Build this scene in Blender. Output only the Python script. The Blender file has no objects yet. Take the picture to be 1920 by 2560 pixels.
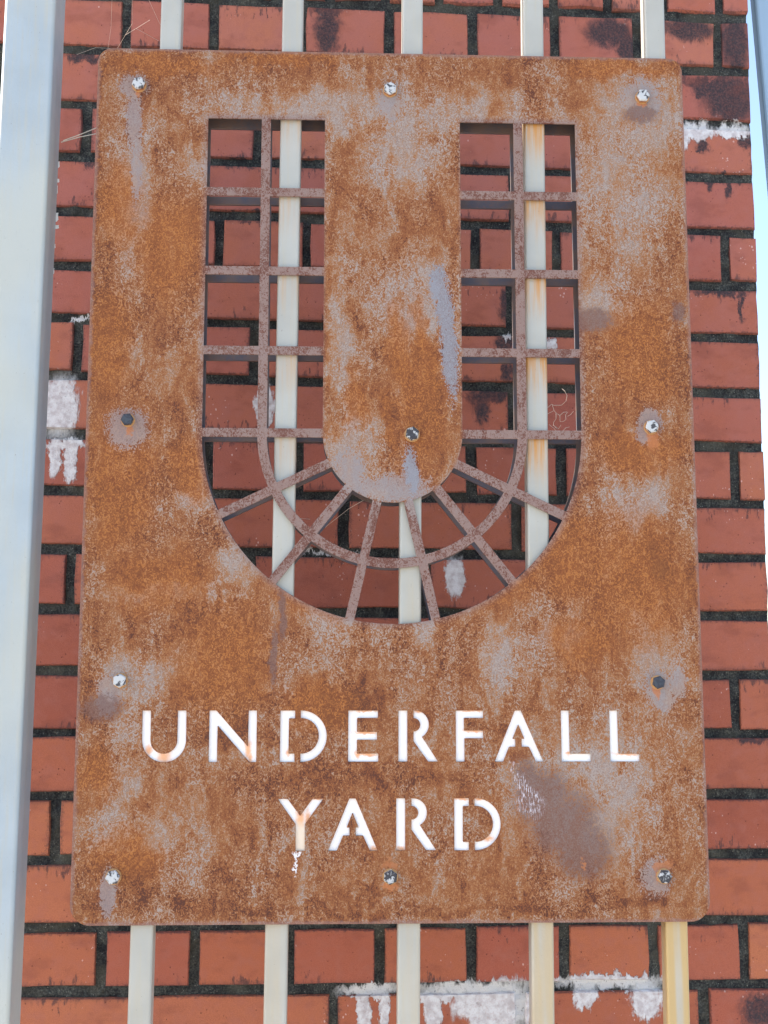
import bpy, bmesh, math, random
from mathutils import Vector, Matrix
random.seed(7)
R = math.radians
scene = bpy.context.scene
C = scene.collection

# ------------------------------------------------------------------ camera
cam_d = bpy.data.cameras.new("camera"); cam = bpy.data.objects.new("camera", cam_d); C.objects.link(cam)
cam_d.sensor_fit = 'VERTICAL'; cam_d.sensor_height = 36.0; cam_d.sensor_width = 27.0
cam_d.lens = 3086.45 / 2560 * 36; cam_d.clip_start = 0.02; cam_d.clip_end = 500
right = Vector((0.99932, -0.036846, 0.000353)); fwd = Vector((0.036463, 0.990223, 0.134640))
right = (right - fwd.normalized() * right.dot(fwd.normalized())).normalized(); fwd.normalize()
up = right.cross(fwd)
cam.matrix_world = Matrix.Translation((0.288694, -1.39267, 0.263586)) @ Matrix((right, up, -fwd)).transposed().to_4x4()
scene.camera = cam

# ------------------------------------------------------------------ light
SUN = Vector((-0.74, 0.09, 0.66)).normalized()          # towards the sun: upper left, just behind the fence
el = math.asin(SUN.z); az = math.atan2(SUN.x, SUN.y)
w = bpy.data.worlds.new("World"); scene.world = w; w.use_nodes = True
wn = w.node_tree; bg = wn.nodes['Background']; bg.inputs[1].default_value = 0.15
sky = wn.nodes.new('ShaderNodeTexSky'); sky.sky_type = 'NISHITA'; sky.sun_disc = False
sky.sun_elevation = el; sky.sun_rotation = az
sky.air_density = 1.0; sky.dust_density = 2.2; sky.ozone_density = 1.0
wn.links.new(sky.outputs[0], bg.inputs[0])
sd = bpy.data.lights.new("sun", 'SUN'); sd.energy = 4.0; sd.angle = R(0.5); sd.color = (1.0, 0.93, 0.82)
so = bpy.data.objects.new("sun", sd); C.objects.link(so); so.rotation_euler = SUN.to_track_quat('Z', 'Y').to_euler()
so.location = (-3, 1, 4)
vs = scene.view_settings; vs.view_transform = 'Standard'; vs.look = 'None'; vs.gamma = 1; vs.exposure = 1.58
scene.cycles.use_denoising = True
scene.cycles.max_bounces = 6

# ------------------------------------------------------------------ node helper
class NT:
    def __init__(s, name):
        s.m = bpy.data.materials.new(name); s.m.use_nodes = True
        s.t = s.m.node_tree; s.n = s.t.nodes; s.l = s.t.links
        s.b = s.n['Principled BSDF']; s.b.inputs['Roughness'].default_value = 0.85
        s.b.inputs['Specular IOR Level'].default_value = 0.3
    def put(s, sock, v):
        if hasattr(v, 'is_output') or isinstance(v, bpy.types.NodeSocket): s.l.new(v, sock)
        else:
            if isinstance(v, (tuple, list)) and len(v) == 3 and sock.type == 'RGBA': v = (*v, 1)
            sock.default_value = v
    def tc(s, out='Object', obj=None):
        n = s.n.new('ShaderNodeTexCoord'); n.object = obj; return n.outputs[out]
    def math(s, op, a, b=0.0, c=0.0, clamp=False):
        n = s.n.new('ShaderNodeMath'); n.operation = op; n.use_clamp = clamp
        s.put(n.inputs[0], a); s.put(n.inputs[1], b); s.put(n.inputs[2], c); return n.outputs[0]
    def vm(s, op, a, b=(0, 0, 0), sc=None):
        n = s.n.new('ShaderNodeVectorMath'); n.operation = op
        s.put(n.inputs[0], a); s.put(n.inputs[1], b)
        if sc is not None: s.put(n.inputs['Scale'], sc)
        return n.outputs['Value'] if op in ('LENGTH', 'DOT_PRODUCT') else n.outputs[0]
    def noise(s, v, scale, detail=2, rough=0.5, dist=0.0, col=False):
        n = s.n.new('ShaderNodeTexNoise'); s.put(n.inputs['Vector'], v); n.inputs['Scale'].default_value = scale
        n.inputs['Detail'].default_value = detail; n.inputs['Roughness'].default_value = rough
        n.inputs['Distortion'].default_value = dist
        return n.outputs['Color' if col else 'Fac']
    def vor(s, v, scale, feature='F1'):
        n = s.n.new('ShaderNodeTexVoronoi'); n.feature = feature; s.put(n.inputs['Vector'], v)
        n.inputs['Scale'].default_value = scale; return n.outputs['Distance']
    def mr(s, v, a, b, c=0.0, d=1.0, smooth=True):
        n = s.n.new('ShaderNodeMapRange'); n.interpolation_type = 'SMOOTHSTEP' if smooth else 'LINEAR'
        s.put(n.inputs[0], v)
        for i, x in enumerate((a, b, c, d)): s.put(n.inputs[i + 1], x)
        return n.outputs[0]
    def ramp(s, v, pts, mode='LINEAR'):
        n = s.n.new('ShaderNodeValToRGB'); e = n.color_ramp; e.interpolation = mode
        while len(e.elements) < len(pts): e.elements.new(0.5)
        for k, (p, c) in enumerate(pts): e.elements[k].position = p; e.elements[k].color = (*c, 1)
        s.put(n.inputs[0], v); return n.outputs[0]
    def mix(s, f, a, b, mode='MIX'):
        n = s.n.new('ShaderNodeMix'); n.data_type = 'RGBA'; n.blend_type = mode; n.clamp_factor = True
        s.put(n.inputs[0], f); s.put(n.inputs[6], a); s.put(n.inputs[7], b); return n.outputs[2]
    def xyz(s, v):
        n = s.n.new('ShaderNodeSeparateXYZ'); s.put(n.inputs[0], v); return n.outputs
    def comb(s, x, y, z):
        n = s.n.new('ShaderNodeCombineXYZ'); s.put(n.inputs[0], x); s.put(n.inputs[1], y); s.put(n.inputs[2], z); return n.outputs[0]
    def scale(s, v, k): return s.vm('MULTIPLY', v, k)
    def blobs(s, v, lst, soft=0.5):
        """largest of a set of soft ellipses (x, z, rx, rz[, angle]) in mm"""
        out = None
        for i, b in enumerate(lst):
            if out is not None and i % 6 == 0:          # keeps the compiled shader small: evaluate in short runs
                v = s.vm('ADD', v, s.vm('SCALE', (0, 1, 0), sc=s.math('MULTIPLY', out, 1e-6)))
            n = s.n.new('ShaderNodeMapping'); n.vector_type = 'TEXTURE'; s.put(n.inputs[0], v)
            n.inputs[1].default_value = (b[0], 0, b[1]); n.inputs[3].default_value = (max(b[2], 1), 1e6, max(b[3], 1))
            if len(b) > 4: n.inputs[2].default_value = (0, R(b[4]), 0)
            k = s.vm('LENGTH', n.outputs[0])
            out = k if out is None else s.math('MINIMUM', out, k)
        return s.mr(out, 1 + soft, 1 - soft)
    def bump(s, h, dist, strength=1.0):
        n = s.n.new('ShaderNodeBump'); s.put(n.inputs['Height'], h); n.inputs['Distance'].default_value = dist
        n.inputs['Strength'].default_value = strength; s.l.new(n.outputs[0], s.b.inputs['Normal'])
    def base(s, c): s.put(s.b.inputs['Base Color'], c)
    def rough(s, v): s.put(s.b.inputs['Roughness'], v)

# ------------------------------------------------------------------ object helpers
def empty(name, loc=(0, 0, 0)):
    o = bpy.data.objects.new(name, None); C.objects.link(o); o.location = loc; o.empty_display_size = 0.1; return o
def tag(o, label=None, cat=None, group=None, kind=None):
    if label: o['label'] = label
    if cat: o['category'] = cat
    if group: o['group'] = group
    if kind: o['kind'] = kind
    return o
def link(name, me, mats=(), parent=None):
    o = bpy.data.objects.new(name, me); C.objects.link(o)
    for m in mats: me.materials.append(m)
    if parent: o.parent = parent
    return o
def bm_obj(name, bm, mats, parent=None, smooth=False):
    me = bpy.data.meshes.new(name)
    bmesh.ops.recalc_face_normals(bm, faces=bm.faces); bm.to_mesh(me); bm.free()
    if smooth: me.polygons.foreach_set('use_smooth', [True] * len(me.polygons))
    return link(name, me, mats, parent)
def box_bm(x0, x1, y0, y1, z0, z1, bev=0.0, seg=2, bm=None, edges='all'):
    new = bm is None; bm = bm or bmesh.new()
    vs_ = [bm.verts.new((x, y, z)) for x in (x0, x1) for y in (y0, y1) for z in (z0, z1)]
    fs = [(0, 1, 3, 2), (4, 6, 7, 5), (0, 4, 5, 1), (2, 3, 7, 6), (0, 2, 6, 4), (1, 5, 7, 3)]
    faces = [bm.faces.new([vs_[i] for i in f]) for f in fs]
    if bev:
        es = set(e for f in faces for e in f.edges)
        if edges == 'vert': es = [e for e in es if abs(e.verts[0].co.z - e.verts[1].co.z) > 1e-6]
        bmesh.ops.bevel(bm, geom=list(es), offset=bev, segments=seg, affect='EDGES', profile=0.5)
    return bm
def tube_bm(bm, pts, rad, n=5, taper=None):
    rings = []
    for i, p in enumerate(pts):
        p = Vector(p); a = Vector(pts[max(i - 1, 0)]); b = Vector(pts[min(i + 1, len(pts) - 1)])
        t = (b - a).normalized(); u = t.orthogonal().normalized(); v = t.cross(u)
        r = rad * (taper[i] if taper else 1)
        rings.append([bm.verts.new(p + r * (math.cos(6.2832 * k / n) * u + math.sin(6.2832 * k / n) * v)) for k in range(n)])
    for A, B in zip(rings, rings[1:]):
        for k in range(n): bm.faces.new((A[k], A[(k + 1) % n], B[(k + 1) % n], B[k]))
    bm.faces.new(rings[0]); bm.faces.new(rings[-1])

# ------------------------------------------------------------------ ground
g = NT("paving_concrete"); gp = g.tc()
g.base(g.mix(g.noise(gp, 3, 5), (0.36, 0.32, 0.27), (0.48, 0.43, 0.37))); g.bump(g.noise(gp, 60, 4), 0.002)
gb = bmesh.new()
vv = [gb.verts.new(p) for p in ((-60, -60, -1.3), (60, -60, -1.3), (60, 60, -1.3), (-60, 60, -1.3))]; gb.faces.new(vv)
tag(bm_obj("ground", gb, [g.m]), kind='structure')  # unseen ground sheet, added for its warm bounce light on wall and sign

# ------------------------------------------------------------------ brick wall (its own frame, turned a little away to the right)
wall = empty("brick_wall")
e1 = Vector((0.999484, 0.031486, -0.006398)); e2 = Vector((0.006371, 0.000963, 0.999979))
e2 = (e2 - e1.normalized() * e2.dot(e1.normalized())).normalized(); e1.normalize(); e3 = e2.cross(e1)   # e3 points into the wall... 
e3 = -e1.cross(e2) if e1.cross(e2).y < 0 else e1.cross(e2)
WALL_UNIT = 1.12      # size of the wall's bricks against standard ones (0.112 m to a header)
wall.matrix_world = Matrix.Translation((0.357357, 0.336199, 0.573170)) @ Matrix((e1, e2.cross(e1), e2)).transposed().to_4x4() @ Matrix.Scale(WALL_UNIT, 4)
tag(wall, "old red brick wall with dark mortar and white salt stains behind the railings", "wall")

WHITE = [(-413,60,23,39),(-403,13,25,7),(-416,-6,7,24),(-397,-9,8,26),(414,457,24,13),(465,460,24,10),(396,447,8,16),(-156,68,12,27),(86,-147,12,26),
 (-76,-119,38,2),(-394,176,11,2),(-19,-648,34,7),(-24,-672,8,22),(0,-670,6,22),(60,-655,20,9),(111,-646,68,9),(130,-665,46,24),(150,-665,30,30),(60,-672,10,22),(274,-638,66,9),(245,-654,14,14),(320,-657,18,24),
 (213,157,7,9),(154,165,6,4)]
DARK = [(-84,577,17,34),(-84,608,26,10),(297,592,34,22),(322,568,14,28),(405,603,38,17),(471,585,22,42),(473,560,9,26),(462,506,42,36),(440,525,50,10),(425,515,18,14),(458,478,16,22),(450,391,42,5),(442,236,44,8),(468,215,4,19),(154,207,10,26),(152,158,14,13),
 (131,86,34,10),(120,70,10,20),(154,118,9,16),(-398,384,19,8),(-401,528,26,8),(460,-673,24,21),(464,-348,20,6),(420,434,10,10),(483,448,11,12),(-195,390,21,8),(46,20,20,5),(-188,317,47,6),(430,380,5,12),(455,380,6,14)]

def stain_masks(s, P):
    """P: wall frame in mm.  Ragged, downward-running edges."""
    X = s.xyz(P)
    n1 = s.noise(s.scale(P, (0.085, 0.085, 0.035)), 1.0, 5, 0.68, 0.5, col=True)
    n2 = s.noise(s.scale(P, (0.35, 0.35, 0.22)), 1.0, 3, 0.6, col=True)
    off = s.vm('MULTIPLY', s.vm('SUBTRACT', n1, (.5, .5, .5)), (20, 0, 38))
    off2 = s.vm('MULTIPLY', s.vm('SUBTRACT', n2, (.5, .5, .5)), (9, 0, 13))
    Q = s.vm('ADD', s.vm('ADD', P, off), off2)
    wm = s.blobs(Q, WHITE, 0.42); Qd = s.vm('ADD', P, s.vm('MULTIPLY', s.vm('SUBTRACT', s.noise(s.scale(P, (.075, .075, .05)), 1.0, 5, .7, .4, col=True), (.5, .5, .5)), (34, 0, 48)))
    dm = s.blobs(Qd, DARK, 0.40)
    return wm, dm

# brick
b = NT("red_brick"); P = b.scale(b.tc('Object', wall), (1000, 1000, 1000))
oi = b.n.new('ShaderNodeObjectInfo'); rnd = oi.outputs['Random']
G = b.xyz(b.tc('Generated'))
wm, dm = stain_masks(b, P)
tint = b.ramp(rnd, [(0, (0.30, 0.076, 0.040)), (0.25, (0.40, 0.122, 0.056)), (0.5, (0.34, 0.090, 0.052)), (.75, (0.43, 0.142, 0.064)), (1, (0.37, 0.102, 0.050))])
fine = b.noise(P, 0.9, 3, 0.6); mid = b.noise(P, 0.06, 4, 0.6)
col = b.mix(b.mr(fine, .3, .7), tint, b.mix(1.0, tint, (1.22, 1.28, 1.30), 'MULTIPLY'))
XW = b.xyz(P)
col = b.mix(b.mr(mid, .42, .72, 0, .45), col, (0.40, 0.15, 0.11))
col = b.mix(b.math('MULTIPLY', b.mr(XW[2], -700, 620, .08, .50), b.mr(b.noise(P, .018, 3), .3, .7, .5, 1)), col, (0.40, 0.155, 0.150))  # pinker with height: cooler sky light on upper courses, painted into the colour
# distances to the brick's arrises
ex = b.math('MINIMUM', G[0], b.math('SUBTRACT', 1.0, G[0])); ez = b.math('MINIMUM', G[2], b.math('SUBTRACT', 1.0, G[2]))
# scattered pale salt specks, much denser on some bricks
sp = b.vor(b.scale(P, (0.22, 0.22, 0.16)), 1.0)
dens = b.math('MULTIPLY', b.mr(b.noise(P, 0.012, 2), .50, .66), b.mr(b.noise(P, 0.09, 3), .35, .65))
spm = b.math('LESS_THAN', b.math('ADD', sp, b.math('MULTIPLY', b.noise(P, 0.6, 2), .25)), b.math('MULTIPLY_ADD', dens, .26, .125))
col = b.mix(b.math('MULTIPLY', spm, b.math('MULTIPLY_ADD', dens, .55, .22)), col, (0.66, 0.46, 0.42))
# dark smears creeping from the joints, strongest along the top edge of a brick
up_n = b.noise(b.scale(P, (0.16, 0.16, 0.05)), 1.0, 4, .65)
reach = b.math('MULTIPLY', b.mr(up_n, .46, .80), b.mr(b.noise(P, 0.011, 2), .40, .62, .10, .55))
top = b.mr(b.math('SUBTRACT', b.math('SUBTRACT', 1.0, G[2]), reach), .12, -.10)
ed = b.mr(b.math('ADD', b.math('MINIMUM', b.math('MULTIPLY', ex, 2.4), ez), b.math('MULTIPLY', b.noise(P, .28, 4, .7), .26)), .20, .12)
dk = b.math('MAXIMUM', b.math('MAXIMUM', dm, b.math('MULTIPLY', top, .80)), b.math('MULTIPLY', ed, .7))
dcol = b.mix(b.noise(P, 0.5, 3), (0.018, 0.017, 0.022), (0.075, 0.055, 0.062))
col = b.mix(b.math('MULTIPLY', dk, b.mr(b.noise(P, .35, 4, .7), .30, .60, .74, 1.0)), col, dcol)
wcol = b.mix(b.mr(b.noise(P, 0.12, 4), .35, .7), (0.74, 0.74, 0.75), (0.52, 0.48, 0.49))
wst = b.noise(b.scale(P, (.22, .22, .035)), 1.0, 4, .65)
wk = b.mr(b.math('ADD', b.math('MULTIPLY', wm, .95), b.math('MULTIPLY', b.math('SUBTRACT', wst, .5), 1.0)), .12, .60)
wk = b.math('MULTIPLY', b.math('MULTIPLY', wk, b.mr(wm, 0, .25)), b.mr(b.noise(P, .5, 3, .6), .25, .5, .72, .98))
pit = b.mr(b.vor(b.scale(P, (.16, .16, .16)), 1.0), .16, .08)
pit = b.math('MULTIPLY', pit, b.mr(b.noise(P, .05, 2), .50, .60))
col = b.mix(b.math('MULTIPLY', pit, .7), col, (0.12, 0.035, 0.03))
col = b.mix(b.math('MULTIPLY', b.mr(b.noise(b.scale(P, (.02, .02, .035)), 1.0, 4, .6), .50, .68), .35), col, (0.21, 0.062, 0.045))
col = b.mix(wk, col, wcol)
b.base(col); b.rough(b.mr(mid, .3, .7, .75, .95))
b.bump(b.math('ADD', b.math('MULTIPLY', fine, .6), b.math('ADD', b.math('MULTIPLY', mid, .6), b.math('SUBTRACT', b.math('MULTIPLY', wk, 1.2), b.math('MULTIPLY', pit, .8)))), 0.0015, .9)
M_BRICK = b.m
# mortar
b = NT("dark_mortar"); P = b.scale(b.tc('Object', wall), (1000, 1000, 1000)); wm, dm = stain_masks(b, P)
f = b.math('ADD', b.noise(P, 0.45, 4, .7), b.math('MULTIPLY', b.math('SUBTRACT', b.noise(P, .055, 4, .6), .52), .55))
col = b.ramp(f, [(0.2, (0.008, 0.008, 0.010)), (.42, (0.026, 0.028, 0.030)), (.60, (0.075, 0.080, 0.072)), (.84, (0.24, 0.25, 0.21))])
col = b.mix(b.mr(b.noise(P, 0.02, 3), .48, .66, 0, .35), col, (0.13, 0.125, 0.09))
sp = b.math('LESS_THAN', b.vor(P, .20), .10)
col = b.mix(b.math('MULTIPLY', sp, .6), col, (0.42, 0.42, 0.36))
col = b.mix(b.math('MULTIPLY', wm, b.mr(b.noise(P, .30, 3, .6), .26, .38)), col, (0.72, 0.72, 0.72))
b.base(col); b.rough(.95); b.bump(f, 0.003, .9); M_MORTAR = b.m

# mortar joint centre lines measured course by course: height at u=0 and slope (mm, wall frame)
LN = [(617.9, .0076), (541.1, .0065), (464.7, .0068), (392.0, .0013), (317.0, -.0004), (244.4, -.0006), (173.6, -.004), (100.4, -.0038), (26.5, 0), (-46.9, -.0024),
      (-118.9, 0), (-193.2, .0005), (-267.8, .0002), (-341.9, .0021), (-416.3, .0033), (-491.1, .0056), (-568.6, .0055), (-643.6, .002)]
LN = [(617.9 + 74.4 * k, .006) for k in range(4, 0, -1)][:2] + [(617.9 + 116, .006)] + LN + [(-718.0, .002), (-793.0, .002)]
LN = [(617.9 + 116 + 75 * 2, .006), (617.9 + 116 + 75, .006), (617.9 + 116, .006)] + LN[3:]
H = lambda o: [o + 112.6 * k for k in range(-3, 12)]
S = lambda o: [o + 221.5 * k for k in range(-2, 6)]
JT = {-3: S(-283), -2: S(-394.6),
 -1: [-370.2 - 75 * k for k in range(5, 0, -1)] + [-370.2, -296.9, -223.1, -153.2, -81.2, -6.2, 66.1, 144.3, 221.9, 295.0, 373.5, 450.8],
 0: [-459.6, -348.4, -233.5, -117.5, -0.9, 111.4, 222.6, 335.3, 446.9], 1: [-286.2, -62.5, 160.6, 386.2], 2: [-394.9, -172.5, 48.7, 270.3], 3: [-281.8, -59.2, 164.9, 382.3],
 4: [-446.6, -334.5, -219.8, -106.6, 4.1, 114.2, 222.1, 332.1, 448.4], 5: [-277.5, -57.6, 160.6, 378.5], 6: [-394.6, -170.7, 48.8, 265.5], 7: [-280.7, -61.1, 162.6, 374.8],
 8: [-455.9, -340.9, -226.6, -112.3, -2.9, 107.5, 224.7, 336.2, 451.9], 9: [-278.7, -54.4, 166.1, 381.4], 10: [-391.6, -170.0, 48.9, 265.8], 11: [-279.0, -57.7, 162.9, 380.1],
 12: [-466.2, -353.9, -240.4, -128.2, -14.8, 97.1, 210.2, 324.4, 442.3], 13: [-279.2, -56.0, 164.2, 381.2], 14: [-396.9, -171.4, 52.5, 265.8], 15: [-281.5, -59.1, 165.5, 387.1],
 16: [-445.8, -336.3, -226.3, -113.7, -5.7, 106.2, 219.3, 330.6, 444.0], 17: [-284.7, -60.6, 164.2, 392.2], 18: [-394, -171, 50, 268]}
UEND = 490.0; UL = -800.0

def brick_mesh(asp, seed, dep=0.6):
    """unit brick 1 x 1 (x,z), y in metres; ragged outline, small arris"""
    rr = random.Random(seed); hx, hz = 0.5, 0.5; pts = []
    long_n = 4 if asp > 2 else 2
    jx, jz = 0.030 / asp, 0.030
    corner = 0.05
    def cn(x, z):
        return (x + rr.uniform(-1, .3) * jx * (1 if x > 0 else -1), z + rr.uniform(-1, .3) * jz * (1 if z > 0 else -1))
    pts.append(cn(-hx, -hz))
    for k in range(1, long_n): pts.append((-hx + k / long_n, -hz + rr.uniform(-.4, .9) * jz))
    pts.append(cn(hx, -hz)); pts.append((hx + rr.uniform(-.9, .4) * jx, rr.uniform(-.15, .15))); pts.append(cn(hx, hz))
    for k in range(long_n - 1, 0, -1): pts.append((-hx + k / long_n, hz - rr.uniform(-.4, .9) * jz))
    pts.append(cn(-hx, hz)); pts.append((-hx + rr.uniform(-.4, .9) * jx, rr.uniform(-.15, .15)))
    bm = bmesh.new()
    bx_, bz_ = 1 - .046 / asp, 1 - .046
    fr = [bm.verts.new((x * bx_, -0.5 + rr.uniform(0, .06), z * bz_)) for x, z in pts]
    a1 = [bm.verts.new((x, -0.28, z)) for x, z in pts]; a2 = [bm.verts.new((x, 0.5, z)) for x, z in pts]
    n = len(pts); bm.faces.new(fr)
    for A, B in ((fr, a1), (a1, a2)):
        for k in range(n): bm.faces.new((A[k], A[(k + 1) % n], B[(k + 1) % n], B[k]))
    bmesh.ops.recalc_face_normals(bm, faces=bm.faces)
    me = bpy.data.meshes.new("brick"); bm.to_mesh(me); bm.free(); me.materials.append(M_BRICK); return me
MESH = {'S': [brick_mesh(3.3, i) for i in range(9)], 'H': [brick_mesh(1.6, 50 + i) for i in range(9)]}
JW = 11.0; n_b = 0
for c in range(-3, 19):
    top_, bot = LN[c + 3], LN[c + 4]
    js = sorted(JT[c]); step = js[1] - js[0]
    while js[0] - step > UL: js.insert(0, js[0] - step)
    js = js + [UEND + JW / 2]
    if js[-1] - js[-2] < 18: js.pop(-2)
    for a, d in zip(js, js[1:]):
        if a < -640 and c < -1: continue
        um = (a + d) / 2; zt = top_[0] + top_[1] * um; zb = bot[0] + bot[1] * um
        L_, H_ = d - a - JW - (random.uniform(-1.5, 2.2) if d < UEND else 0), zt - zb - JW - random.uniform(-1.4, 2.0)
        me = random.choice(MESH['S' if L_ > 130 else 'H'])
        o = bpy.data.objects.new("brick", me); C.objects.link(o); o.parent = wall
        sgn = random.choice((1, -1)); dep = 0.020
        o.scale = (L_ / 1000 * sgn, dep, H_ / 1000)
        if sgn < 0: o.scale.x = abs(o.scale.x); o.rotation_euler.y = math.pi
        o.rotation_euler.y += R(random.uniform(-.25, .25)); o.rotation_euler.x = 0
        o.location = (um / 1000, dep / 2 + random.uniform(-.0012, .0012), (zt + zb) / 2000)
        n_b += 1
# mortar bed: finely divided, uneven
nx, nz = 220, 270; X0, X1, Z0, Z1 = UL / 1000, UEND / 1000 - .0008, -.80, .86
from mathutils import noise as mn
vs_, fs_ = [], []
for j in range(nz + 1):
    for i in range(nx + 1):
        x = X0 + (X1 - X0) * i / nx; z = Z0 + (Z1 - Z0) * j / nz
        d_ = .0052 + .0030 * mn.noise((x * 60, 0, z * 60)) + .0014 * mn.noise((x * 160, 3, z * 160))
        vs_.append((x, d_, z))
for j in range(nz):
    for i in range(nx):
        k = j * (nx + 1) + i; fs_.append((k, k + 1, k + nx + 2, k + nx + 1))
me = bpy.data.meshes.new("mortar"); me.from_pydata(vs_, [], fs_); me.update(); link("mortar", me, [M_MORTAR], wall)
# solid core behind, with the wall's end face
bm = box_bm(UL / 1000, UEND / 1000 - .003, .0142, .215, -.80, .86); core = bm_obj("wall_core", bm, [M_MORTAR], wall)
# the wall beyond the part the photograph shows
bm = bmesh.new()
def far_bricks(u0, u1, z0, z1):
    z = z0; r_ = 0
    while z < z1 - .01:
        x = u0 - (.11 if r_ % 2 else 0)
        while x < u1 - .01:
            a, d = max(x, u0) + .005, min(x + .215, u1)
            if d - a > .02: box_bm(a, d, 0.0, .02, z + .005, min(z + .070, z1), bm=bm)
            x += .225
        z += .075; r_ += 1
far_bricks(-2.6, -.80, -1.84, 1.55); far_bricks(-.80, UEND / 1000, -1.84, -.80); far_bricks(-.80, UEND / 1000, .86, 1.55)
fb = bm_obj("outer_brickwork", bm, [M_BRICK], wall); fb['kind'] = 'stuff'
bm = bmesh.new()
box_bm(-2.6, -.80, .005, .215, -1.84, 1.55, bm=bm); box_bm(-.80, UEND / 1000 - .003, .0055, .215, -1.84, -.80, bm=bm); box_bm(-.80, UEND / 1000 - .003, .0055, .215, .86, 1.55, bm=bm)
bm_obj("outer_core", bm, [M_MORTAR], wall)

# ------------------------------------------------------------------ galvanised railing with painted bars
def steel(name, base, yellow=0.0):
    s = NT(name); P = s.scale(s.tc('Object'), (1000, 1000, 1000)); X = s.xyz(P)
    st = s.noise(s.scale(P, (.25, .25, .012)), 1.0, 4, .6); mo = s.noise(P, .02, 3)
    col = s.mix(s.mr(mo, .3, .7), base, tuple(c * .90 for c in base))
    col = s.mix(s.mr(st, .45, .75, 0, .35), col, (0.46, 0.41, 0.28))
    if not yellow:
        cl = s.noise(s.scale(P, (.006, .006, .0028)), 1.0, 3, .5)
        col = s.mix(s.mr(cl, .40, .62, 0, .8), col, (0.45, 0.47, 0.42))
        col = s.mix(s.math('MULTIPLY', s.mr(s.noise(s.scale(P, (.5, .5, .05)), 1.0, 4, .7), .62, .74), .25), col, (0.24, 0.25, 0.24))
    if yellow:
        # rust water that ran from the plate: pools under every cross bar of the sign and all down the lower part
        rows = [923.0, 827.5, 731.5, 636.0, 539.0]; tot = None
        for zr in rows:
            d_ = s.math('SUBTRACT', zr, X[2])
            f_ = s.math('MULTIPLY', s.mr(d_, 62, 0, 0, 1), s.math('GREATER_THAN', d_, -6.0))
            tot = f_ if tot is None else s.math('MAXIMUM', tot, f_)
        n_ = s.mr(st, .34, .66, .15, 1)
        tot = s.math('MULTIPLY', s.math('MULTIPLY', tot, n_), yellow)
        col = s.mix(tot, col, (0.52, 0.25, 0.06))
        broad = s.noise(s.scale(P, (.055, .055, .003)), 1.0, 2, .5)
        low = s.math('MULTIPLY', s.mr(X[2], 420, 250, 0, 1), s.mr(broad, .38, .60, .10, .9))
        col = s.mix(s.math('MULTIPLY', low, {1.0: .55, 1.25: .95}.get(yellow, yellow * .6)), col, (0.50, 0.335, 0.12))
    chip = s.math('LESS_THAN', s.noise(s.scale(P, (.5, .5, .22)), 1, 3, .6), .27)
    col = s.mix(s.math('MULTIPLY', chip, .8), col, (0.16, 0.13, 0.11))
    s.base(col); s.rough(s.mr(mo, .3, .7, .33, .5)); s.b.inputs['Specular IOR Level'].default_value = .5
    s.bump(s.noise(P, .25, 3), .0004, .5); return s.m
M_BAR = [steel("pale_painted_steel", (0.43, 0.435, 0.395), y) for y in (0.10, 0.35, 0.55, 1.0, 1.25)]
M_POST = steel("light_grey_painted_steel", (0.37, 0.44, 0.48), 0)
fence = tag(empty("metal_railing", (0, 0, -1.3)), "pale grey steel railing with five bars and a wide left post, behind the rusty sign", "railing")
LEAN = .0064
def upright(name, x0, x1, y0, y1, mat, bev):
    bm = box_bm(x0, x1, y0, y1, -1.29, 2.0, bev, 3, edges='vert')
    for v in bm.verts: v.co.x += LEAN * (v.co.z - .54); 
    o = bm_obj(name, bm, [mat], fence); o.location = (0, 0, 1.3)
    for p in o.data.polygons: p.use_smooth = True
    wm_ = o.modifiers.new('weighted_normal', 'WEIGHTED_NORMAL'); wm_.weight = 100
    return o
for k, xc in enumerate((.0805, .2265, .3713, .5182, .6672)):
    upright("bar", xc - .0125, xc + .0125, .0056, .0283, M_BAR[k], .003)
upright("post", -.1130, -.0530, -.013, .040, M_POST, .0045)
for zz in (-1.0, 1.72):
    bm = box_bm(-.052, .80, .0286, .0366, zz, zz + .05, .001, 1); o = bm_obj("rail", bm, [M_POST], fence); o.location = (0, 0, 1.3)

# small flakes of old paint lifting off the post's far edge
fl = NT("paint_flake_white"); fl.base((.72, .72, .68))
for (xa, za, w_, h_) in ((-0.0515, .878, .0035, .009), (-0.0507, .858, .0025, .005), (-0.0510, .812, .0040, .012), (-0.0505, .800, .0055, .005), (-0.0520, .846, .002, .012), (-0.0523, .776, .002, .006), (-0.0525, .745, .002, .008)):
    bm = bmesh.new(); pts = [(-.5, -.5), (.1, -.42), (.5, -.2), (.35, .3), (.45, .5), (-.5, .45)]
    f1 = [bm.verts.new((xa + x * w_, .038 + .001 * x, za + z * h_)) for x, z in pts]; f2 = [bm.verts.new((v.co.x, v.co.y + .0004, v.co.z)) for v in f1]
    bm.faces.new(f1); bm.faces.new(f2[::-1])
    for k in range(6): bm.faces.new((f1[k], f2[k], f2[(k + 1) % 6], f1[(k + 1) % 6]))
    o = bm_obj("paint_flake", bm, [fl.m], fence); o.location = (0, 0, 1.3)

# leaning blue-grey post beyond the end of the wall
pm = NT("blue_grey_painted_steel"); pq = pm.tc()
pm.base(pm.mix(pm.noise(pm.scale(pq, (60, 60, 4)), 1, 3), (0.34, 0.50, 0.66), (0.40, 0.57, 0.76))); pm.rough(.45)
bm = box_bm(0, .12, 0, .025, -1.30, 1.9, .006, 3, edges='vert')
for v in bm.verts: v.co.x += 1.002 - .0446 * (v.co.z - .54)
for v in bm.verts: v.co.y += .475
o = bm_obj("leaning_post", bm, [pm.m]); tag(o, "blue grey steel post leaning against the bright sky beyond the wall's right end", "post")

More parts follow.
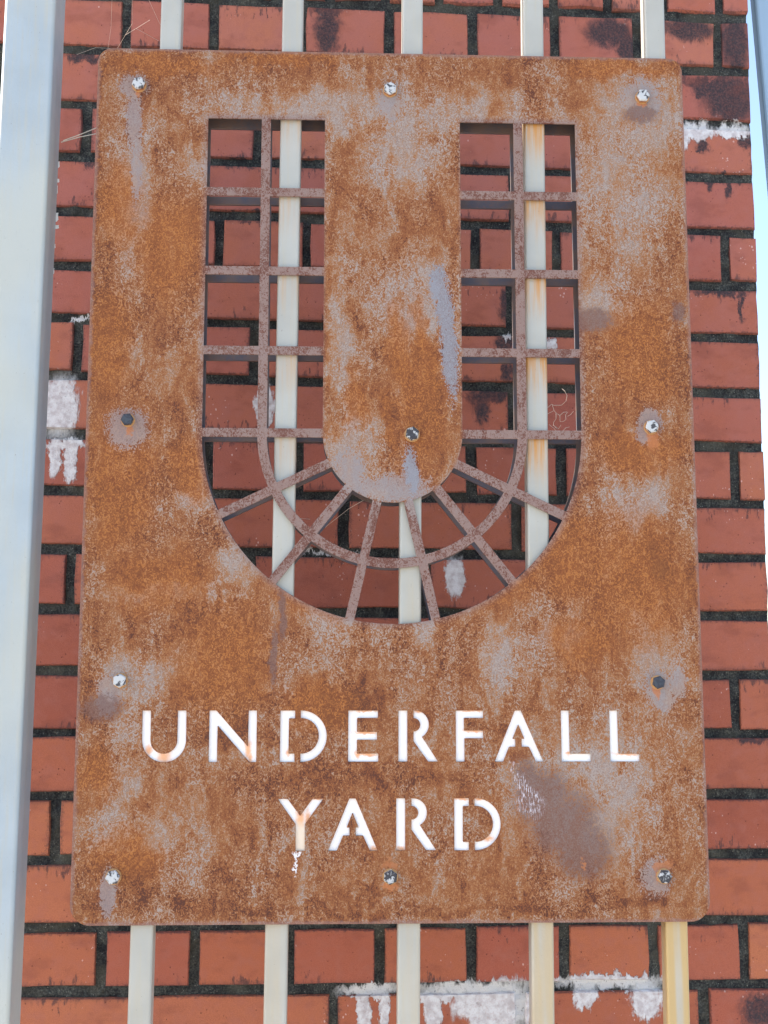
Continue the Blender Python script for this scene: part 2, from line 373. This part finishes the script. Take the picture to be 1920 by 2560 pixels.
# ------------------------------------------------------------------ the sign
sign = tag(empty("sign_board"), "rusty steel sign with cut-out U grid and the words UNDERFALL YARD, bolted to railing", "sign")

def arc(cx, cz, r, a0, a1, n, rz=None):
    rz = rz or r
    return [(cx + r * math.cos(a0 + (a1 - a0) * k / n), cz + rz * math.sin(a0 + (a1 - a0) * k / n)) for k in range(n + 1)]
PI = math.pi
def outline():
    p = []
    for cx, cz, r, a in ((700, 1008.5, 17, 0), (0, 1008.5, 17, 90), (0, 0, 22, 180), (700, 0, 22, 270)):
        ox = cx - r if cx else r; oz = cz - r if cz else r
        p += arc(ox, oz, r, R(a), R(a + 90), 10)
    return p
cells = []
zr = [(837.5, 923.2), (741.5, 827.4), (646.0, 731.4), (549.2, 635.9)]
for xa, xb in ((131.6, 194.8), (205.6, 269.6), (430.4, 494.4), (505.2, 568.6)):
    for za, zb in zr: cells.append([(xa, za), (xb, za), (xb, zb), (xa, zb)])
CX, CZ, SW = 350.0, 544.3, 5.3
for s_ in range(7):
    t0, t1 = -PI + s_ * PI / 7, -PI + (s_ + 1) * PI / 7
    for ri, ro in ((80.4, 144.4), (155.4, 218.4)):
        o_i, o_o = math.asin(SW / ri), math.asin(SW / ro)
        cells.append(arc(CX, CZ, ro, t0 + o_o, t1 - o_o, 10) + arc(CX, CZ, ri, t1 - o_i, t0 + o_i, 6))
def rnd_poly(pts, r=.8):
    out = []
    n = len(pts)
    for i in range(n):
        a, b_, c = Vector(pts[i - 1]), Vector(pts[i]), Vector(pts[(i + 1) % n])
        u, v = (a - b_), (c - b_)
        if u.length < 3 or v.length < 3: out.append(tuple(b_)); continue
        ang = u.angle(v)
        if ang > 2.7: out.append(tuple(b_)); continue
        d_ = min(r, .3 * u.length, .3 * v.length); p, q = b_ + u.normalized() * d_, b_ + v.normalized() * d_
        out += [tuple(p), tuple(p * .25 + b_ * .5 + q * .25), tuple(q)]
    return out
def mv(ps, dx, dz=0): return [[(x + dx, z + dz) for x, z in p] for p in ps]
U_ = [[(72.4, 229.7), (72.6, 197.6)] + arc(96.9, 197.6, 24.2, PI, 2 * PI, 20)[1:] + [(120.9, 229.7), (111.4, 229.7)] + [(111.3, 197.3)] + arc(96.7, 197.3, 14.7, 2 * PI, PI, 16)[1:] + [(81.8, 229.7)]]
N_ = [[(146.3, 229.7), (154.0, 229.7), (189.3, 190.2), (189.7, 229.7), (198.9, 229.7), (198.7, 173.4), (191.2, 173.4), (155.6, 213.3), (155.4, 173.5), (146.3, 173.5)]]
D_ = [[(224.9, 229.6), (241.2, 229.6), (241.2, 221.1), (234.5, 221.1), (234.2, 182.5), (240.8, 182.5), (240.8, 173.4), (224.7, 173.4)],
      [(247.5, 229.6)] + arc(248.3, 201.5, 28.1, PI / 2, -PI / 2, 24) + [(247.5, 173.4), (247.5, 182.5)] + arc(248.3, 201.9, 19.4, -PI / 2, PI / 2, 20, ) + [(247.5, 221.3)]]
E_ = [[(300.4, 229.6), (333.3, 229.6), (333.3, 221.5), (310.1, 221.5), (310.0, 206.1), (332.3, 206.1), (332.3, 197.6), (310.0, 197.6), (309.9, 182.4), (333.7, 182.4), (333.7, 173.6), (300.2, 173.6)]]
R_ = [[(356.3, 229.6), (366.1, 229.6), (366.0, 173.6), (356.2, 173.6)],
      [(373.1, 229.6)] + arc(374.6, 214.0, 15.6, PI / 2, R(-60), 18) + [(400.1, 173.6), (389.3, 173.6), (373.0, 195.9), (373.1, 206.3)] + arc(373.2, 213.9, 7.4, -PI / 2, PI / 2, 12) + [(373.1, 221.4)]]
F_ = [[(420.3, 229.5), (451.2, 229.5), (451.1, 221.4), (429.5, 221.4), (429.4, 207.4), (450.9, 207.4), (450.8, 199.0), (429.9, 199.0), (429.8, 173.5), (420.2, 173.5)]]
A_ = [[(486.7, 229.5), (493.5, 229.5), (517.8, 173.4), (509.6, 173.4), (501.8, 189.6), (493.8, 189.6), (493.8, 198.3), (497.0, 198.3), (490.3, 214.2), (483.7, 198.3), (486.9, 198.3), (486.9, 189.6), (479.8, 189.6), (473.0, 173.4), (463.4, 173.4)]]
L_ = [[(538.3, 229.5), (547.6, 229.5), (547.8, 181.8), (571.4, 181.7), (571.2, 173.3), (538.5, 173.3)]]
Y_ = [[(223.0, 133.5), (233.8, 133.5), (247.7, 115.0), (261.4, 133.5), (273.1, 133.5), (252.9, 106.0), (253.1, 77.6), (243.1, 77.6), (243.0, 106.0)]]
LET = U_ + N_ + D_ + E_ + R_ + F_ + A_ + L_ + mv(L_, 54.8, -.1) + Y_ + mv(A_, -184.8, -95.8) + mv(R_, -2.6, -95.9) + mv(D_, 193.0, -96.0)
LET = [rnd_poly(p, .7) for p in LET]
def dedupe(p):
    q = []
    for a in p:
        if not q or (a[0] - q[-1][0]) ** 2 + (a[1] - q[-1][1]) ** 2 > 1e-4: q.append(a)
    if (q[0][0] - q[-1][0]) ** 2 + (q[0][1] - q[-1][1]) ** 2 < 1e-4: q.pop()
    return q
def plate(name, holes, y0, th, mat, bev):
    cu = bpy.data.curves.new(name, 'CURVE'); cu.dimensions = '2D'; cu.fill_mode = 'BOTH'
    cu.extrude = th / 2 - bev; cu.bevel_depth = bev; cu.bevel_resolution = 1; cu.offset = -bev
    for p in [outline()] + holes:
        p = dedupe(p); s_ = cu.splines.new('POLY'); s_.points.add(len(p) - 1); s_.use_cyclic_u = True
        for k, (x, z) in enumerate(p): s_.points[k].co = (x / 1000, z / 1000, 0, 1)
    to = bpy.data.objects.new(name, cu); C.objects.link(to); bpy.context.view_layer.update()
    me = bpy.data.meshes.new_from_object(to.evaluated_get(bpy.context.evaluated_depsgraph_get()))
    bpy.data.objects.remove(to); bpy.data.curves.remove(cu)
    for v in me.vertices: v.co = (v.co.x, y0 + th / 2 - v.co.z, v.co.y)
    me.name = name; me.materials.clear(); return link(name, me, [mat], sign)

# --- rust
G_ = [(43,961,17,14),(44,919,9,34),(49,862,6,44),(347,945,13,22),(650,957,23,24),(47,548,23,22),(398,712,6,14),(372,480,9,34,-8),(380,466,10,14),(649,560,13,16),(640,545,8,12),
      (651,254,17,19),(655,240,14,12),(40,35,8,25),(34,246,12,22),(641,49,16,20),(320,480,22,12),(352,480,40,16),(300,500,18,26),(672,262,10,20)]
P_ = [(28,232,20,13),(504,150,14,26,-25),(518,132,28,30),(540,104,34,34),(560,78,28,28),(688,692,7,12),(647,936,18,10),(226,335,4,26),(217,290,4,30),(584,681,22,12)]
K_ = [(305,520,34,60),(335,934,193,28),(240,922,69,23),(289,668,14,92),(368,700,55,45),(326,476,51,23),(299,536,14,46),(183,643,60,28),(193,577,28,28),(359,874,46,46),(621,854,55,83),(594,701,41,28),(45,820,24,69),
      (151,861,46,28),(60,263,37,32),(58,198,18,55),(65,99,55,23),(625,468,37,37),(652,286,32,55),(608,153,37,69),(177,397,23,23),(102,361,69,9),(282,326,28,28),(385,326,14,28),(131,466,30,14),(471,286,28,37),(539,308,28,18),(650,930,60,60),(560,140,80,60)]
O_ = [(386,650,7,60,-10),(362,610,9,60,-8),(346,560,6,40,-8),(121,502,26,38),(40,488,40,88),(22,651,26,70),(381,575,28,72),(358,650,14,50),(308,583,14,34),(395,600,12,50),(467,389,60,38),(636,529,51,26),(277,362,50,26),(161,285,50,64),(269,237,42,26),(31,810,26,50),(88,374,50,34),
      (562,308,42,26),(625,995,64,12),(215,997,74,8),(73,990,70,12),(24,163,20,28),(61,69,38,26),(90,760,40,60),(640,640,40,60),(560,400,50,50),(620,380,60,70)]
D_B = [(358,14,322,6),(97,24,60,12),(32,26,18,12),(600,19,70,9),(331,32,28,6),(564,445,14,9),(651,399,14,12),(303,683,12,24),(358,155,69,12),(186,425,69,6),(45,185,40,9),(492,184,28,9),(180,200,60,12),(300,240,40,30),(245,150,90,14)]

def rust(name):
    s = NT(name); P = s.scale(s.tc('Object'), (1000, 1000, 1000)); X = s.xyz(P)
    P = s.comb(X[0], 0.0, X[2])
    n1 = s.noise(P, .030, 3, .6, col=True); n2 = s.noise(P, .16, 3, .7, col=True)
    Q = s.vm('ADD', P, s.vm('MULTIPLY', s.vm('SUBTRACT', n1, (.5, .5, .5)), (46, 0, 60)))
    Q = s.vm('ADD', Q, s.vm('MULTIPLY', s.vm('SUBTRACT', n2, (.5, .5, .5)), (14, 0, 22)))
    Qs = s.vm('ADD', P, s.vm('MULTIPLY', s.vm('SUBTRACT', n2, (.5, .5, .5)), (15, 0, 22)))
    Qs = s.vm('ADD', Qs, s.vm('MULTIPLY', s.vm('SUBTRACT', n1, (.5, .5, .5)), (14, 0, 16)))
    link_ = lambda V, m_: s.vm('ADD', V, s.vm('SCALE', (0, 1, 0), sc=s.math('MULTIPLY', m_, 1e-6)))
    k = s.blobs(Q, K_, .55); o = s.blobs(link_(Q, k), O_, .55); d = s.blobs(link_(Q, o), D_B, .5)
    g_ = s.blobs(link_(Qs, d), G_, .70); p = s.blobs(link_(Qs, g_), P_, .75)
    gr = s.noise(s.scale(P, (.28, 1, .23)), 1.0, 2, .55, 1.9)          # squiggly rust grain
    gr2 = s.noise(s.scale(P, (.8, 1, .6)), 1.0, 2, .5, .6)
    md = s.noise(s.scale(P, (.034, 1, .020)), 1.0, 5, .62, 1.1); lg = s.noise(P, .006, 2)
    st = s.noise(s.scale(P, (.09, 1, .007)), 1.0, 3, .6)               # runs
    amp = s.mr(s.noise(s.scale(P, (.016, 1, .012)), 1.0, 3, .6), .36, .64, .9, 2.5)
    t = s.math('MULTIPLY_ADD', s.math('SUBTRACT', gr, .5), amp, .46)
    t = s.math('ADD', t, s.math('MULTIPLY', s.math('SUBTRACT', gr2, .5), .8))
    t = s.math('ADD', t, s.math('MULTIPLY', s.math('SUBTRACT', md, .5), 1.5))
    t = s.math('ADD', t, s.math('MULTIPLY', s.math('SUBTRACT', st, .5), .5))
    t = s.math('ADD', t, s.math('MULTIPLY', k, .36)); t = s.math('SUBTRACT', t, s.math('MULTIPLY', o, .17)); t = s.math('SUBTRACT', t, s.math('MULTIPLY', d, .22))
    col = s.ramp(t, [(0, (0.09, 0.031, 0.018)), (.22, (0.19, 0.060, 0.022)), (.42, (0.27, 0.100, 0.034)), (.58, (0.32, 0.148, 0.064)), (.74, (0.315, 0.205, 0.142)), (1, (0.325, 0.270, 0.242))])
    col = s.mix(s.math('MULTIPLY', o, s.mr(t, .15, .6, .55, .75)), col, s.mix(s.mr(gr, .3, .65), (0.215, 0.058, 0.013), (0.39, 0.145, 0.036)))
    # the slender ribs of the grid are purplish with red-brown freckles
    dx = s.math('SUBTRACT', X[0], 350.0); dz = s.math('MINIMUM', s.math('SUBTRACT', X[2], 544.3), 0.0)
    r = s.math('POWER', s.math('ADD', s.math('MULTIPLY', dx, dx), s.math('MULTIPLY', dz, dz)), .5)
    rib = s.math('MULTIPLY', s.math('MULTIPLY', s.mr(r, 76, 84), s.mr(r, 228, 214)), s.mr(X[2], 932, 922))
    ribc = s.mix(s.mr(s.math('ADD', gr, s.math('MULTIPLY', s.math('SUBTRACT', md, .5), .9)), .50, .42), (0.235, 0.165, 0.148), (0.125, 0.046, 0.032))
    ribc = s.mix(s.mr(gr2, .4, .7, 0, .4), ribc, (0.29, 0.215, 0.195))
    col = s.mix(s.math('MULTIPLY', rib, .92), col, ribc)
    dis = s.math('ADD', s.math('MULTIPLY', s.math('SUBTRACT', gr, .5), 1.9), s.math('MULTIPLY', s.math('SUBTRACT', gr2, .5), .9))
    dissolve = lambda m_: s.math('MULTIPLY', s.mr(s.math('ADD', m_, dis), .34, .62), s.mr(m_, 0, .12))
    g_ = dissolve(g_)
    gcol = s.mix(gr2, (0.18, 0.158, 0.165), (0.31, 0.282, 0.290))
    gcol = s.mix(s.mr(md, .35, .6, .6, 0), gcol, (0.34, 0.28, 0.24))
    col = s.mix(s.math('MULTIPLY', g_, .70), col, gcol)
    col = s.mix(s.math('MULTIPLY', s.math('MAXIMUM', dissolve(p), s.math('MULTIPLY', p, .6)), .78), col, s.mix(gr2, (0.115, 0.066, 0.056), (0.20, 0.120, 0.105)))
    bl = s.blobs(Qs, [(411, 690, 10, 40, -4), (417, 640, 8, 52, -3), (403, 722, 9, 22), (372, 500, 7, 28, -8)], .75)
    col = s.mix(s.math('MULTIPLY', dissolve(bl), .9), col, s.mix(gr2, (0.18, 0.185, 0.215), (0.29, 0.305, 0.345)))
    # worn pinkish rim of the plate
    ex = s.math('MINIMUM', X[0], s.math('SUBTRACT', 700.0, X[0])); ez = s.math('MINIMUM', X[2], s.math('SUBTRACT', 1008.5, X[2]))
    e = s.math('ADD', s.math('MINIMUM', ex, ez), s.math('MULTIPLY', s.math('SUBTRACT', n_ := s.noise(P, .12, 3), .5), 9))
    col = s.mix(s.mr(e, 5.0, 1.0, 0, .55), col, (0.25, 0.155, 0.14))
    # fine dark outlines between the scales of rust
    ln = s.mr(s.math('ABSOLUTE', s.math('SUBTRACT', gr, .49)), .012, .045, .45, 0)
    ln = s.math('MULTIPLY', ln, s.mr(md, .35, .6, .5, 1))
    col = s.mix(s.math('MULTIPLY', ln, s.math('SUBTRACT', 1.0, s.math('MULTIPLY', s.math('MAXIMUM', g_, rib), .8))), col, (0.105, 0.040, 0.022))
    # bright bare scratches beside the purple patch, white drip under the Y
    sc = s.math('MULTIPLY', s.blobs(Qs, [(492, 151, 5, 26, -28), (502, 130, 12, 18, -28)], .4), s.mr(s.noise(s.scale(P, (.8, 1, .12)), 1, 3, .7), .52, .60))
    col = s.mix(sc, col, (0.62, 0.60, 0.66))
    wd = s.math('MULTIPLY', s.blobs(Qs, [(245, 66, 1.6, 10), (243, 56, 3, 3), (245, 74, 3, 3)], .3), s.mr(gr2, .35, .5))
    col = s.mix(wd, col, (0.75, 0.74, 0.76))
    # orange rust shed by each bolt
    ob = s.blobs(Qs, [(49.5, 954, 5, 7), (650, 950, 6, 5), (50, 545, 4, 7), (651, 540, 7, 12), (648, 252, 4, 8), (649, 60, 12, 7), (640, 49, 3, 6), (347, 61, 9, 5), (347, 41, 8, 5), (560, 62, 3, 4)], .35)
    col = s.mix(s.math('MULTIPLY', ob, .8), col, s.mix(gr2, (0.33, 0.11, 0.05), (0.50, 0.20, 0.07)))
    s.base(col); s.rough(s.math('ADD', .62, s.math('MULTIPLY', gr, .3)))
    h = s.math('ADD', s.math('MULTIPLY', gr, .5), s.math('ADD', s.math('MULTIPLY', md, 1.5), s.math('MULTIPLY', gr2, .3)))
    s.bump(h, .0008, .6); return s.m
M_RUST = rust("weathered_rusty_steel")
plate("front_plate", [dedupe(c) for c in cells] + LET, 0.0, .0030, M_RUST, .00035)

# --- back plate: same grid, darker mill-scale steel
s = NT("dark_mill_scale_steel"); P = s.scale(s.tc('Object'), (1000, 1000, 1000)); n_ = s.noise(P, .03, 3); f_ = s.noise(P, .3, 3)
col = s.mix(s.mr(n_, .4, .6), (0.085, 0.080, 0.098), (0.13, 0.095, 0.085)); col = s.mix(s.mr(f_, .5, .75, 0, .5), col, (0.16, 0.085, 0.06))
s.base(col); s.rough(.55); s.bump(f_, .0004, .5)
plate("back_plate", [dedupe(c) for c in cells], .0290, .0042, s.m, .00035)

# --- white sheet behind each line of letters
s = NT("white_backing_sheet"); P = s.scale(s.tc('Object'), (1000, 1000, 1000))
n2 = s.noise(P, .18, 3, .6, col=True); Q = s.vm('ADD', P, s.vm('MULTIPLY', s.vm('SUBTRACT', n2, (.5, .5, .5)), (6, 0, 9)))
RS = [(97, 178, 7, 7), (189.5, 187, 3.5, 10), (192, 178, 3, 6), (320, 205.5, 12, 1.8), (311, 181.5, 3, 4), (322, 182, 9, 1.6), (440, 207, 10, 1.8), (378, 229, 4, 2.4), (440, 229.5, 12, 1.3), (612, 181.5, 12, 2), (320, 229.6, 14, 1.2),
      (234, 184, 2.5, 4), (248, 113, 5, 9), (256, 112, 2.5, 8), (330, 79, 5, 3), (359, 79, 5, 2.5), (268, 133, 7, 1.6), (445, 132.5, 5, 2), (426, 133, 8, 1.5), (455, 90, 6, 3), (437.5, 84, 3, 2), (80, 186, 3, 5), (60 + 54.8 + 432, 182, 3, 2)]
ru = s.blobs(Q, RS, .75); ye = s.blobs(Q, [(248, 88, 8, 20)], .5)
col = s.mix(s.math('MULTIPLY', ru, .85), (0.92, 0.92, 0.92), (0.80, 0.36, 0.13)); col = s.mix(s.math('MULTIPLY', ye, .55), col, (0.80, 0.58, 0.30))
s.base(col); s.rough(.4); M_WHITE = s.m
for za, zb, xa, xb in ((166, 238, 62, 638), (70, 141, 214, 480)):
    bm_obj("backing_sheet", box_bm(xa / 1000, xb / 1000, .0031, .0041, za / 1000, zb / 1000), [M_WHITE], sign)

# --- bolts
def bolt_mat(name, white, dark, thr, side):
    s = NT(name); P = s.scale(s.tc('Object'), (1000, 1000, 1000)); n_ = s.noise(P, .22, 2, .6, .8)
    oi = s.n.new('ShaderNodeObjectInfo'); P2 = s.vm('ADD', P, s.vm('SCALE', (37.0, 11.0, 91.0), sc=oi.outputs['Random'])); n_ = s.noise(P2, .17, 2, .6, .8)
    c = s.mix(s.mr(n_, thr - .05, thr + .05), dark, white)
    X = s.xyz(P); c = s.mix(s.mr(X[1], -5.5, -3.5), c, side)
    s.base(c); s.rough(s.mr(n_, thr - .02, thr + .02, .45, .3)); s.bump(n_, .0006, .8); return s.m
M_B1 = bolt_mat("chipped_white_bolt_paint", (0.50, 0.52, 0.53), (0.07, 0.068, 0.075), .44, (0.34, 0.14, 0.06))
M_B2 = bolt_mat("dark_bolt_steel", (0.05, 0.062, 0.08), (0.035, 0.04, 0.055), .5, (0.45, 0.26, 0.11))
M_B3 = bolt_mat("bolt_steel_with_white_rim", (0.46, 0.48, 0.49), (0.045, 0.045, 0.052), .54, (0.35, 0.30, 0.24))
def bolt(x, z, rot, mat, r=.0080, h=.0075, rim=None, tilt=0.0, label=None):
    bm = bmesh.new()
    prof = [(r, 0.0), (r, -h + .0012), (r * .86, -h), (r * .5, -h - .0001)]
    rings = [[bm.verts.new((rr * math.cos(R(60 * k + rot)), y, rr * math.sin(R(60 * k + rot)))) for k in range(6)] for rr, y in prof]
    for A, B in zip(rings, rings[1:]):
        for k in range(6): bm.faces.new((A[k], A[(k + 1) % 6], B[(k + 1) % 6], B[k]))
    bm.faces.new(rings[-1])
    # shank passing through plate, bar and back plate
    sh = [[bm.verts.new((.004 * math.cos(R(45 * k)), y, .004 * math.sin(R(45 * k)))) for k in range(8)] for y in (0.0, .036)]
    for k in range(8): bm.faces.new((sh[0][k], sh[0][(k + 1) % 8], sh[1][(k + 1) % 8], sh[1][k]))
    bm.faces.new(sh[1])
    o = bm_obj("bolt", bm, [mat], sign); o.location = (x / 1000, 0, z / 1000); o.rotation_euler = (R(tilt), 0, 0)
    if label: o['label'] = label
    # thin pressed washer under the head
    bm = bmesh.new(); n = 20; rr = [[bm.verts.new((r_ * math.cos(6.28318 * k / n), y, r_ * math.sin(6.28318 * k / n))) for k in range(n)] for r_, y in ((r * 1.08, -.0001), (r * 1.08, -.0010), (r * .7, -.0012))]
    for A, B in zip(rr, rr[1:]):
        for k in range(n): bm.faces.new((A[k], A[(k + 1) % n], B[(k + 1) % n], B[k]))
    bm_obj("washer", bm, [M_B2], o)
bolt(49.4, 962, 10, M_B1, label="bolt with chipped white paint and a rusty underside"); bolt(347, 961, 25, M_B1); bolt(650.5, 958, 0, M_B1)
bolt(47.7, 557, 5, M_B2, .0073, .0095, tilt=3, label="bare blue-black bolt in a grey halo"); bolt(372.2, 543, 20, M_B3, .0082, label="bolt with white rim and dark worn face"); bolt(649.6, 553.5, 12, M_B1, .0080)
bolt(47.3, 262.5, 30, M_B1, .0078); bolt(648.4, 260.7, 18, M_B2, .0074, .0085, label="black bolt with pale edge, right side low"); bolt(46, 51.5, 8, M_B1, .0080, label="mostly white bolt in the bottom left corner")
bolt(347, 50, 25, M_B3, .0080); bolt(649.3, 49, 0, M_B3, .0078)

# ------------------------------------------------------------------ cobwebs and straw
web = NT("dusty_cobweb"); web.base((0.62, 0.50, 0.42))
def strands(name, lines, label, rad=.00022, loc=(0, 0, 0), mat=None, cat="cobweb"):
    bm = bmesh.new()
    for pts in lines: tube_bm(bm, pts, rad, 4)
    o = bm_obj(name, bm, [mat or web.m]); tag(o, label, cat); return o
rw = random.Random(3)
def z8(x, y): return (548.5 + (x - 790) / 8.19 * .462 , 649 - (850 + y / 8.19 - 862) * .468)       # reads the close-up of the web in sign millimetres
def wl(l, y=.036):
    return [(z8(*q)[0] / 1000, y + rw.uniform(-.001, .001), z8(*q)[1] / 1000) for q in l]
strands("cobweb", [wl([(560, 1240), (650, 1160), (690, 1185), (860, 1180), (960, 1090), (980, 980), (930, 880), (880, 830)]), wl([(660, 1170), (700, 1300), (745, 1340), (740, 1470), (690, 1540), (680, 1610), (760, 1690)]),
  wl([(560, 1370), (690, 1300)]), wl([(590, 1590), (700, 1680), (740, 1730), (850, 1760), (960, 1810), (1060, 1860)]), wl([(1110, 1310), (1050, 1380), (980, 1420)]), wl([(740, 1340), (820, 1400), (825, 1530), (900, 1520), (950, 1480), (945, 1380), (990, 1330)]),
  wl([(820, 1400), (900, 1330), (980, 1320)]), wl([(560, 1820), (640, 1750), (740, 1730)]), wl([(680, 1610), (790, 1680), (840, 1600)]), wl([(850, 1760), (940, 1660), (1020, 1640)]), wl([(660, 1860), (680, 1780), (740, 1730)]), wl([(790, 1840), (840, 1760)])],
  "tangled dusty cobweb inside the right arm of the U, beside the bar", .00035)
strands("cobweb", [[(.010, .02, 1.085), (.004, .05, 1.062), (-.006, .08, 1.040)], [(.034, .02, 1.090), (.030, .05, 1.068), (-.002, .10, 1.052)], [(.055, .03, 1.062), (.02, .06, 1.058)], [(.05, .02, 1.092), (.062, .05, 1.072), (.075, .09, 1.060)], [(-.03, .02, 1.010), (-.012, .04, 1.030), (.004, .06, 1.040)], [(.04, .02, 1.045), (.06, .06, 1.052)]],
  "wispy pale cobweb over the bricks above the sign's top left corner", .00018)
strands("cobweb", [[(.262, .045, .432), (.300, .040, .462), (.318, .036, .472)], [(.225, .05, .44), (.24, .05, .452), (.255, .045, .45)]], "single pale thread slanting across the bricks inside the lower curve of the U", .0003)
straw = NT("pale_straw"); straw.base((0.62, 0.60, 0.52))
strands("straw", [[(-.052, .05, .912), (-.028, .047, .918), (-.006, .045, .922)], [(-.050, .052, .915), (-.03, .05, .922), (-.008, .05, .932)]], "two pale straws poking from behind the left post", .0006, mat=straw.m, cat="straw")
print("bricks", n_b)
